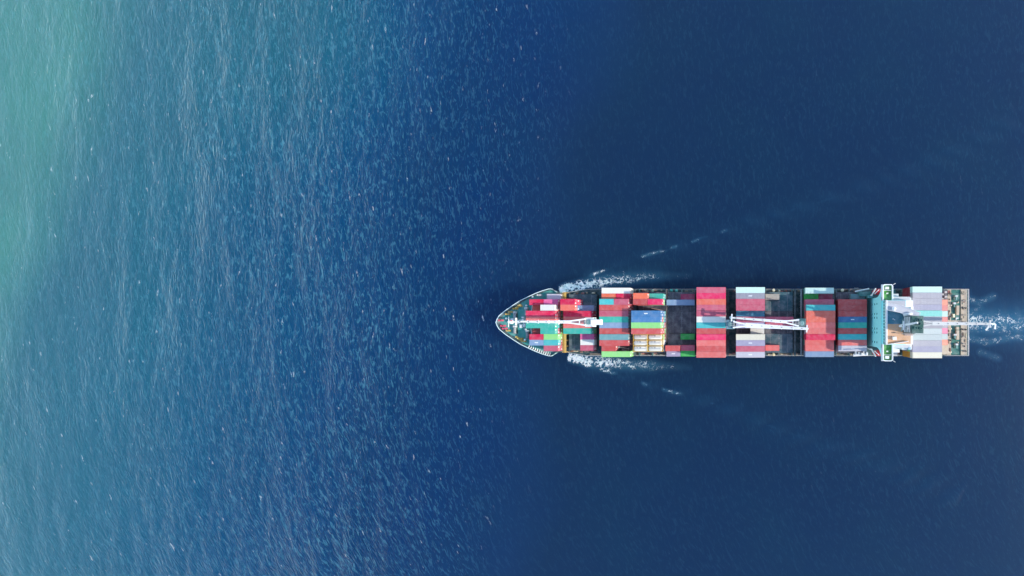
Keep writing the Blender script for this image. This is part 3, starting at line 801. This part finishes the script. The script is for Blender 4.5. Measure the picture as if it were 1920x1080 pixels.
# ------------------------------------------------------------------ stern deck
MB().box(89.5, 91.35, -14.7, 14.7, DECK + .003, DECK + .35).build('stern_walkway', M_DECK, ship, BEIGE)
MB().box(91.37, 95.75, -14.5, 14.5, DECK + .003, DECK + .02).build('stern_deck', M_DECK, ship, lin(36, 118, 108, .85))
MB().box(95.77, 98.45, -14.7, 14.7, DECK + .003, DECK + .35).build('stern_walkway', M_DECK, ship, BEIGE)
MB().box(91.37, 95.75, -.9, .9, DECK + .021, DECK + .33).build('stern_walkway', M_DECK, ship, lin(190, 175, 155, .8))
for x, y, lx, ly, h, c in ((94.0, 6.0, 1.3, 3.0, 1.1, BEIGE), (94.1, 3.9, 1.2, 1.2, .8, BEIGE), (92.2, 3.0, .9, 1.6, 1.2, (.75, .72, .5)), (94.0, 1.9, 1.1, .5, .7, WHITE), (93.6, 1.6, .4, 1.0, .6, WHITE),
                           (94.0, -2.6, 1.3, 1.2, 1.0, BEIGE), (94.0, -5.6, 1.3, 4.2, 1.1, BEIGE)):
    MB().bbox(x - lx / 2, x + lx / 2, y - ly / 2, y + ly / 2, DECK + .02, DECK + h, .06).build('stern_locker', M_DECK, ship, c)
for x, y in ((93.2, 10.6), (93.4, -10.9), (92.6, -6.6), (92.4, 7.4)):
    drum_winch(x, y, DECK + .02, .34, 1.2, (.12, .30, .28))
for k in range(9):
    bollard(97.1, -12.8 + k * 3.2, DECK + .36, (.08, .07, .06) if k % 3 == 0 else (.45, .38, .30), .22)
for k in range(6):
    bollard(90.4, -13.2 + k * 5.2, DECK + .36, (.10, .08, .07) if k % 2 else (.7, .6, .45), .22)
for s in (1, -1):
    MB().add([(93.6, s * 8.6, DECK + .021), (95.0, s * 8.6, DECK + .021), (95.0, s * 9.6, DECK + .021), (94.2, s * 9.0, DECK + .9)], [(0, 1, 2), (0, 3, 1), (1, 3, 2), (2, 3, 0)]).build('wedge_locker', M_DECK, ship, BEIGE)
rs = random.Random(5)
for k in range(34):
    x = rs.choice((rs.uniform(95.6, 98.0), rs.uniform(89.8, 91.1))); y = rs.uniform(-14, 14); l = rs.uniform(.2, .9)
    if abs(y) < .5: continue
    MB().bbox(x - l / 3, x + l / 3, y - l, y + l, DECK + .36, DECK + .36 + rs.uniform(.15, .6), .03).build('deck_fitting', M_STEEL, ship, rs.choice(rust_cols))
for k in range(12):
    MB().box(95.9, 96.3, -10.6 + k * .7, -10.3 + k * .7, DECK + .36, DECK + .5).build('grating_slat', M_STEEL, ship, (.16, .14, .12))
block('store_house', 82.2, 88.0, -14.0, -9.2, DECK + 2.52, 13.2, BEIGE, M_DECK, ship)
block('machinery_skid', 82.4, 88.0, 9.3, 14.0, DECK + 2.52, 12.2, (.10, .09, .10), M_STEEL, ship)
for k in range(4): block('machinery_cover', 85.0 + (k % 2) * 1.4, 86.0 + (k % 2) * 1.5, 9.8 + k, 10.6 + k, 12.22, 12.9, (.5, .45, .42), M_STEEL, ship)
MB().tube((98.9, 0, DECK), (99.6, 0, DECK + 4), .07).build('flagstaff', M_WHITE, ship, WHITE)

# ------------------------------------------------------------------ lifeboats
for s in (1, -1):
    lb = tag(empty('lifeboat', (57.0, s * 12.9, 17.2)), 'red enclosed lifeboat hanging under the %s bridge wing' % ('starboard' if s > 0 else 'port'), 'lifeboat', 'lifeboats under the bridge wings')
    prof_x = [-3.9, -3.5, -2.6, -1.2, .8, 2.4, 3.3, 3.7]
    wd = [.1, .7, 1.15, 1.35, 1.35, 1.2, .95, .5]
    v = []; n = 12
    for x, w in zip(prof_x, wd):
        for i in range(n):
            t = 2 * math.pi * i / n
            zz = math.sin(t); v.append((x, w * math.cos(t), .9 + (.75 * zz if zz > 0 else 1.1 * zz * (.4 + .6 * w / 1.35))))
    m_ = len(prof_x)
    MB().add(v, [(j * n + i, j * n + (i + 1) % n, (j + 1) * n + (i + 1) % n, (j + 1) * n + i) for j in range(m_ - 1) for i in range(n)] + [tuple(range(n - 1, -1, -1)), tuple(range((m_ - 1) * n, m_ * n))]).build('boat_hull', M_WHITE, lb, RED, True)
    MB().bbox(-2.4, 2.6, -.95, .95, 1.5, 2.1, .35).build('canopy', M_WHITE, lb, RED)
    MB().bbox(1.4, 2.8, -.5, .5, 2.0, 2.7, .2).build('conning_dome', M_WHITE, lb, (.62, .05, .05))
    MB().beam((-3.2, s * -.9, 1.75), (-1.4, s * .9, 2.2), .3, .1).build('grab_rail', M_WHITE, lb, WHITE)

# ------------------------------------------------------------------ containers
PAL = dict(crimson=(222, 24, 78), hotpink=(236, 42, 100), pink=(228, 92, 150), white=(238, 234, 224), salmon=(228, 112, 106), brick=(204, 84, 82), mauve=(202, 92, 114), teal=(58, 182, 162),
           cyan=(74, 192, 192), green=(48, 172, 72), palegreen=(152, 222, 132), blue=(70, 126, 176), bluegrey=(130, 156, 186), grey=(152, 150, 160), lightgrey=(198, 192, 200), maroon=(158, 50, 84),
           orange=(240, 112, 76), cream=(230, 222, 200), lavender=(170, 164, 190), mint=(208, 238, 228), beige=(172, 164, 152), seablue=(52, 124, 150), yellow=(226, 150, 30), coral=(236, 112, 92),
           darkred=(150, 30, 52), paleaqua=(148, 228, 216), palegrey=(200, 208, 206), rose=(248, 150, 178), peach=(246, 160, 134), palesalmon=(236, 150, 142), silver=(180, 175, 182), palelilac=(176, 172, 190), greyteal=(112, 160, 164))
WORD = dict(hotpink='hot-pink', palegreen='pale-green', bluegrey='blue-grey', lightgrey='light-grey', seablue='sea-blue', darkred='dark-red', paleaqua='pale-aqua', palegrey='pale-grey', greyteal='grey-teal', rose='rose-pink', palesalmon='pale-salmon', palelilac='pale-lilac')
ALB = {k: lin(*v, .80) for k, v in PAL.items()}
PHRASE = dict(A='foremost bay by forecastle', B='bay ahead of bow crane', C='bay behind bow crane', D='bay holding tank containers', E='sparse bay behind tank containers', F='full bay ahead of midship cranes',
              G='bay beneath both midship jibs', H='sparse bay beneath midship jibs', I='second bay ahead of bridge', J='bay directly ahead of bridge', K='bay directly behind bridge', L='low sternmost bay')
ORD = 'first second third fourth fifth sixth seventh eighth ninth tenth eleventh twelfth'.split()

def container_meshes(L):
    W, H = 2.438, 2.591
    mb = MB()
    # corrugated side walls and front wall, frame posts and rails, floor
    def wall(x0, x1, y, sgn):
        n = int(round((x1 - x0) / .56)); v = []; f = []
        for i in range(n):
            a = x0 + (x1 - x0) * i / n; p = (x1 - x0) / n
            for t, dd in ((0, 0), (.30, 0), (.5, .05), (.80, .05)): v.append((a + p * t, y - sgn * dd))
        v.append((x1, y))
        vv = [(a, b, .16) for a, b in v] + [(a, b, H - .12) for a, b in v]; m = len(v)
        for i in range(m - 1): f.append((i, i + 1, m + i + 1, m + i) if sgn < 0 else (i + 1, i, m + i, m + i + 1))
        mb.add(vv, f)
    wall(.16, L - .16, W / 2 - .03, 1); wall(.16, L - .16, -W / 2 + .03, -1)
    mb.box(.06, .10, -W / 2 + .1, W / 2 - .1, .16, H - .12)
    for k in range(6): mb.box(.02, .06, -1.0 + k * .4 - .1, -1.0 + k * .4 + .1, .2, H - .16)
    for x in (0, L - .16):
        for s in (1, -1): mb.box(x, x + .16, min(s * W / 2, s * (W / 2 - .16)), max(s * W / 2, s * (W / 2 - .16)), 0, H)
    for s in (1, -1):
        a, b = sorted((s * W / 2, s * (W / 2 - .09)))
        mb.box(.16, L - .16, a, b, 0, .16); mb.box(.16, L - .16, a, b, H - .12, H - .01)
    for x in (.0, L - .12):
        mb.box(x, x + .12, -W / 2 + .16, W / 2 - .16, 0, .16); mb.box(x, x + .12, -W / 2 + .16, W / 2 - .16, H - .14, H - .01)
    mb.box(.12, L - .12, -W / 2 + .09, W / 2 - .09, .10, .15)
    body = mb.mesh('container_body', M_BOX)
    # roof sheet with shallow pressed panels
    n = 10 if L < 7 else 20
    rb = MB(); y0, y1 = -W / 2 + .09, W / 2 - .09; zt = H - .035
    rb.box(.12, L - .12, y0, y1, zt - .03, zt)
    for k in range(n):
        a = .2 + (L - .4) * (k + .15) / n; b = .2 + (L - .4) * (k + .85) / n
        v = [(a, y0 + .12, zt + .001), (b, y0 + .12, zt + .001), (b, y1 - .12, zt + .001), (a, y1 - .12, zt + .001),
             (a + .05, y0 + .17, zt + .022), (b - .05, y0 + .17, zt + .022), (b - .05, y1 - .17, zt + .022), (a + .05, y1 - .17, zt + .022)]
        rb.add(v, [(4, 5, 6, 7), (0, 1, 5, 4), (1, 2, 6, 5), (2, 3, 7, 6), (3, 0, 4, 7)])
    roof = rb.mesh('container_roof', M_BOX)
    return body, roof
CM = {20: container_meshes(6.058), 40: container_meshes(12.192)}
db = MB(); db.box(0, .05, 0, 1.035, .17, 2.43)
for k in range(3): db.box(.051, .075, .10, .93, .28 + k * .74, .90 + k * .74)
DOOR = db.mesh('door', M_BOX)
db = MB(); db.tube((.11, 0, .12), (.11, 0, 2.5), .025, n=6); db.box(.08, .14, -.03, .16, 1.1, 1.16)
BAR = db.mesh('locking_bar', M_PRINT)
PLATE = MB().box(.076, .080, .3, .85, 1.35, 2.1).mesh('door_plate', M_PRINT)
lg = MB()
for k in range(4): lg.box(-.75 + k * .38, -.45 + k * .38, -.2, .2, 0, .004)
LOGO = lg.mesh('roof_marking', M_PRINT)

def tier_word(t, n):
    if n == 1: return 'lone tier'
    if t == n - 1: return 'top tier'
    return ('bottom tier', 'second tier', 'third tier')[t]

def put(bay, row, slot, tier, ntiers, col, door_detail, logo):
    L = 40 if slot == 'F' else 20
    x0 = BAYS[bay] + (6.134 if slot == 'b' else 0)
    y = row_y(row) + random.uniform(-.015, .015); z = HATCH + .12 + tier * 2.6
    x0 += random.uniform(-.03, .03)
    body, roof = CM[L]
    c = ALB[col]
    o = link('shipping_container', body, None, c, (x0, y, z))
    word = WORD.get(col, col)
    end = {'F': '40-foot', 'a': 'forward 20-foot', 'b': 'aft 20-foot'}[slot]
    tag(o, '%s %s container, %s, %s row from starboard, %s' % (word, end, tier_word(tier, ntiers), ORD[row], PHRASE[bay]), 'container', 'shipping containers stacked on deck')
    link('roof', roof, o, c)
    xe = {40: 12.192, 20: 6.058}[L]
    for k in (0, 1):
        d = link('door', DOOR, o, c, (xe - .09, -1.04 + k * 1.045, 0))
        if door_detail:
            for q in (.3, .75): link('locking_bar', BAR, d, None, (0, q, 0))
            if (row + tier + k) % 2 == 0: link('door_plate', PLATE, d)
    if logo and tier == ntiers - 1: link('roof_marking', LOGO, o, None, (xe * .5, 0, 2.591))
    return o

# rows run from starboard (0) to port (11): (bay, row, slot, tiers, colour of the top box[, lower colours])
LAY = [
 # A foremost
 ('A', 1, 'b', 1, 'lightgrey'), ('A', 2, 'a', 2, 'crimson'), ('A', 2, 'b', 2, 'pink'), ('A', 3, 'a', 1, 'coral'), ('A', 3, 'b', 3, 'white'),
 ('A', 4, 'F', 3, 'crimson'), ('A', 5, 'F', 3, 'salmon'), ('A', 6, 'F', 3, 'teal'), ('A', 7, 'a', 1, 'brick'), ('A', 7, 'b', 3, 'teal'),
 ('A', 8, 'a', 2, 'crimson'), ('A', 8, 'b', 2, 'palegreen'), ('A', 9, 'a', 2, 'bluegrey', None, 1), ('A', 9, 'b', 2, 'cyan'), ('A', 10, 'b', 2, 'mauve'),
 # B
 ('B', 2, 'a', 3, 'crimson'), ('B', 3, 'a', 3, 'coral'), ('B', 3, 'b', 1, 'bluegrey'), ('B', 4, 'F', 2, 'crimson'), ('B', 5, 'F', 2, 'salmon'), ('B', 6, 'F', 2, 'salmon'), ('B', 7, 'F', 2, 'teal'),
 ('B', 8, 'b', 1, 'pink'), ('B', 9, 'b', 1, 'white', None, 1), ('B', 10, 'b', 1, 'mauve'),
 # C
 ('C', 0, 'F', 2, 'white'), ('C', 1, 'a', 2, 'orange'), ('C', 1, 'b', 2, 'crimson'), ('C', 2, 'a', 3, 'cyan'), ('C', 2, 'b', 3, 'mauve'), ('C', 3, 'F', 3, 'brick'), ('C', 4, 'F', 3, 'mauve'), ('C', 5, 'F', 3, 'teal'),
 ('C', 6, 'F', 3, 'bluegrey'), ('C', 7, 'F', 3, 'brick'), ('C', 8, 'F', 3, 'greyteal'), ('C', 9, 'F', 3, 'brick'), ('C', 10, 'a', 2, 'brick'), ('C', 11, 'F', 2, 'palegreen'),
 # D
 ('D', 1, 'a', 3, 'orange'), ('D', 1, 'b', 2, 'teal'), ('D', 2, 'a', 3, 'brick'), ('D', 2, 'b', 3, 'hotpink'), ('D', 4, 'F', 4, 'blue', None, 1), ('D', 5, 'F', 4, 'blue'), ('D', 6, 'F', 4, 'palegreen'), ('D', 7, 'F', 4, 'brick'),
 ('D', 8, 'a', 3, 'TANK'), ('D', 8, 'b', 3, 'TANK'), ('D', 9, 'a', 3, 'TANK'), ('D', 9, 'b', 3, 'TANK'), ('D', 10, 'a', 3, 'TANK'), ('D', 10, 'b', 3, 'TANK'),
 # E
 ('E', 1, 'b', 1, 'maroon'), ('E', 2, 'F', 1, 'bluegrey'), ('E', 8, 'b', 1, 'green'), ('E', 10, 'a', 2, 'brick'), ('E', 10, 'b', 1, 'mauve'), ('E', 11, 'a', 1, 'lavender', None, 1), ('E', 11, 'b', 1, 'green'),
] + [('F', k, 'F', 3, c) for k, c in enumerate('mauve hotpink coral mauve mauve white cyan brick hotpink salmon brick salmon'.split())] + [
 ('G', 0, 'F', 3, 'mint'), ('G', 1, 'F', 3, 'grey', None, 1), ('G', 2, 'F', 3, 'mauve'), ('G', 3, 'F', 3, 'mauve'), ('G', 4, 'F', 2, 'seablue'), ('G', 5, 'F', 2, 'mauve'), ('G', 6, 'F', 2, 'lavender'), ('G', 7, 'b', 1, 'white'),
 ('G', 8, 'F', 3, 'cream'), ('G', 9, 'F', 3, 'lavender', None, 1), ('G', 10, 'F', 3, 'mauve'), ('G', 11, 'F', 3, 'lightgrey', None, 1),
 ('H', 1, 'a', 1, 'beige'), ('H', 5, 'F', 1, 'mauve'), ('H', 6, 'F', 1, 'mauve'), ('H', 10, 'a', 1, 'salmon'),
 ('I', 0, 'F', 2, 'mint', ['teal']), ('I', 1, 'a', 1, 'green'), ('I', 1, 'b', 1, 'maroon'), ('I', 2, 'F', 2, 'mauve'), ('I', 3, 'F', 3, 'cyan'), ('I', 4, 'F', 3, 'coral'), ('I', 5, 'F', 3, 'coral'), ('I', 6, 'F', 3, 'salmon'),
 ('I', 7, 'F', 3, 'salmon'), ('I', 8, 'F', 3, 'crimson'), ('I', 9, 'F', 2, 'salmon'), ('I', 10, 'F', 2, 'salmon', ['maroon']), ('I', 11, 'F', 2, 'bluegrey'),
 ('J', 1, 'b', 1, 'greyteal'), ('J', 2, 'F', 2, 'brick'), ('J', 3, 'F', 2, 'brick'), ('J', 4, 'F', 2, 'brick'), ('J', 5, 'F', 2, 'blue', None, 1), ('J', 6, 'F', 2, 'teal'), ('J', 7, 'F', 2, 'brick'), ('J', 8, 'F', 2, 'cyan'),
 ('J', 9, 'F', 2, 'salmon'), ('J', 10, 'F', 2, 'lightgrey', None, 1),
] + [('K', k, 'F', 4, c, ['darkred'] * 3 if k < 2 else ['yellow'] * 3 if k == 11 else None) for k, c in enumerate('mint silver silver palelilac paleaqua silver silver palegrey palegrey silver palelilac cream'.split())] + [
 ('L', 2, 'a', 1, 'peach'), ('L', 3, 'a', 1, 'palesalmon'), ('L', 4, 'a', 1, 'mint'), ('L', 5, 'a', 1, 'palesalmon'), ('L', 6, 'a', 1, 'silver'), ('L', 7, 'a', 1, 'rose'), ('L', 8, 'a', 1, 'palegrey'), ('L', 9, 'a', 1, 'peach'),
]
tanks = []
low = ['brick', 'brick', 'mauve', 'salmon', 'teal', 'blue', 'grey', 'white', 'crimson', 'lightgrey', 'palegreen', 'cyan']
for e in LAY:
    bay, row, slot, n, col = e[:5]
    lows = e[5] if len(e) > 5 else None
    logo = len(e) > 6 and e[6]
    for t in range(n):
        if t == n - 1: c = col
        elif lows: c = lows[t]
        else: c = random.choice(low + ([col] * 6 if col in ALB else []))
        if c == 'TANK': tanks.append((bay, row, slot, t)); continue
        put(bay, row, slot, t, n, c, bay in 'ABCD', logo)

# tank containers: yellow frame round a cream insulated tank
def tank_container(bay, row, slot, t):
    x0 = BAYS[bay] + (6.134 if slot == 'b' else 0); L, W, H = 6.058, 2.438, 2.591
    o = empty('tank_container', (x0, row_y(row), HATCH + .12 + 2.6 * t))
    tag(o, 'cream %s tank container in yellow frame, %s row from starboard, behind pale-green box' % ('forward' if slot == 'a' else 'aft', ORD[row]), 'tank container', 'tank containers in yellow frames')
    YEL = lin(228, 178, 70, .8); CRM = (.74, .72, .63)
    for x in (0, L - .15):
        for s in (1, -1):
            a, b = sorted((s * W / 2, s * (W / 2 - .15))); MB().box(x, x + .15, a, b, 0, H).build('corner_post', M_BOX, o, YEL)
        MB().box(x, x + .15, -W / 2 + .15, W / 2 - .15, H - .15, H - .01).build('end_rail', M_BOX, o, YEL)
        MB().box(x, x + .15, -W / 2 + .15, W / 2 - .15, 0, .15).build('end_rail', M_BOX, o, YEL)
    for s in (1, -1):
        a, b = sorted((s * W / 2, s * (W / 2 - .12)))
        MB().box(.15, L - .15, a, b, H - .13, H - .01).build('side_rail', M_BOX, o, YEL)
        MB().box(.15, L - .15, a, b, 0, .14).build('side_rail', M_BOX, o, YEL)
    MB().lathe([(.3, .2), (.85, .32), (1.1, .55), (1.12, .6), (1.12, L - .6), (1.1, L - .55), (.85, L - .32), (.3, L - .2)], (0, 0, 1.3), 24, 'x').build('tank', M_WHITE, o, CRM, True)
    MB().box(.6, L - .6, -.25, .25, 2.44, 2.47).build('walkway', M_WHITE, o, (.42, .42, .40))
    MB().lathe([(.32, 0), (.32, .12), (.24, .16)], (L * .5, .52, 2.28), 14).build('manhole', M_STEEL, o, (.30, .30, .30))
    MB().lathe([(.16, 0), (.16, .16)], (L * .3, .5, 2.28), 10).build('valve', M_STEEL, o, (.35, .33, .30))
for k in tanks: tank_container(*k)
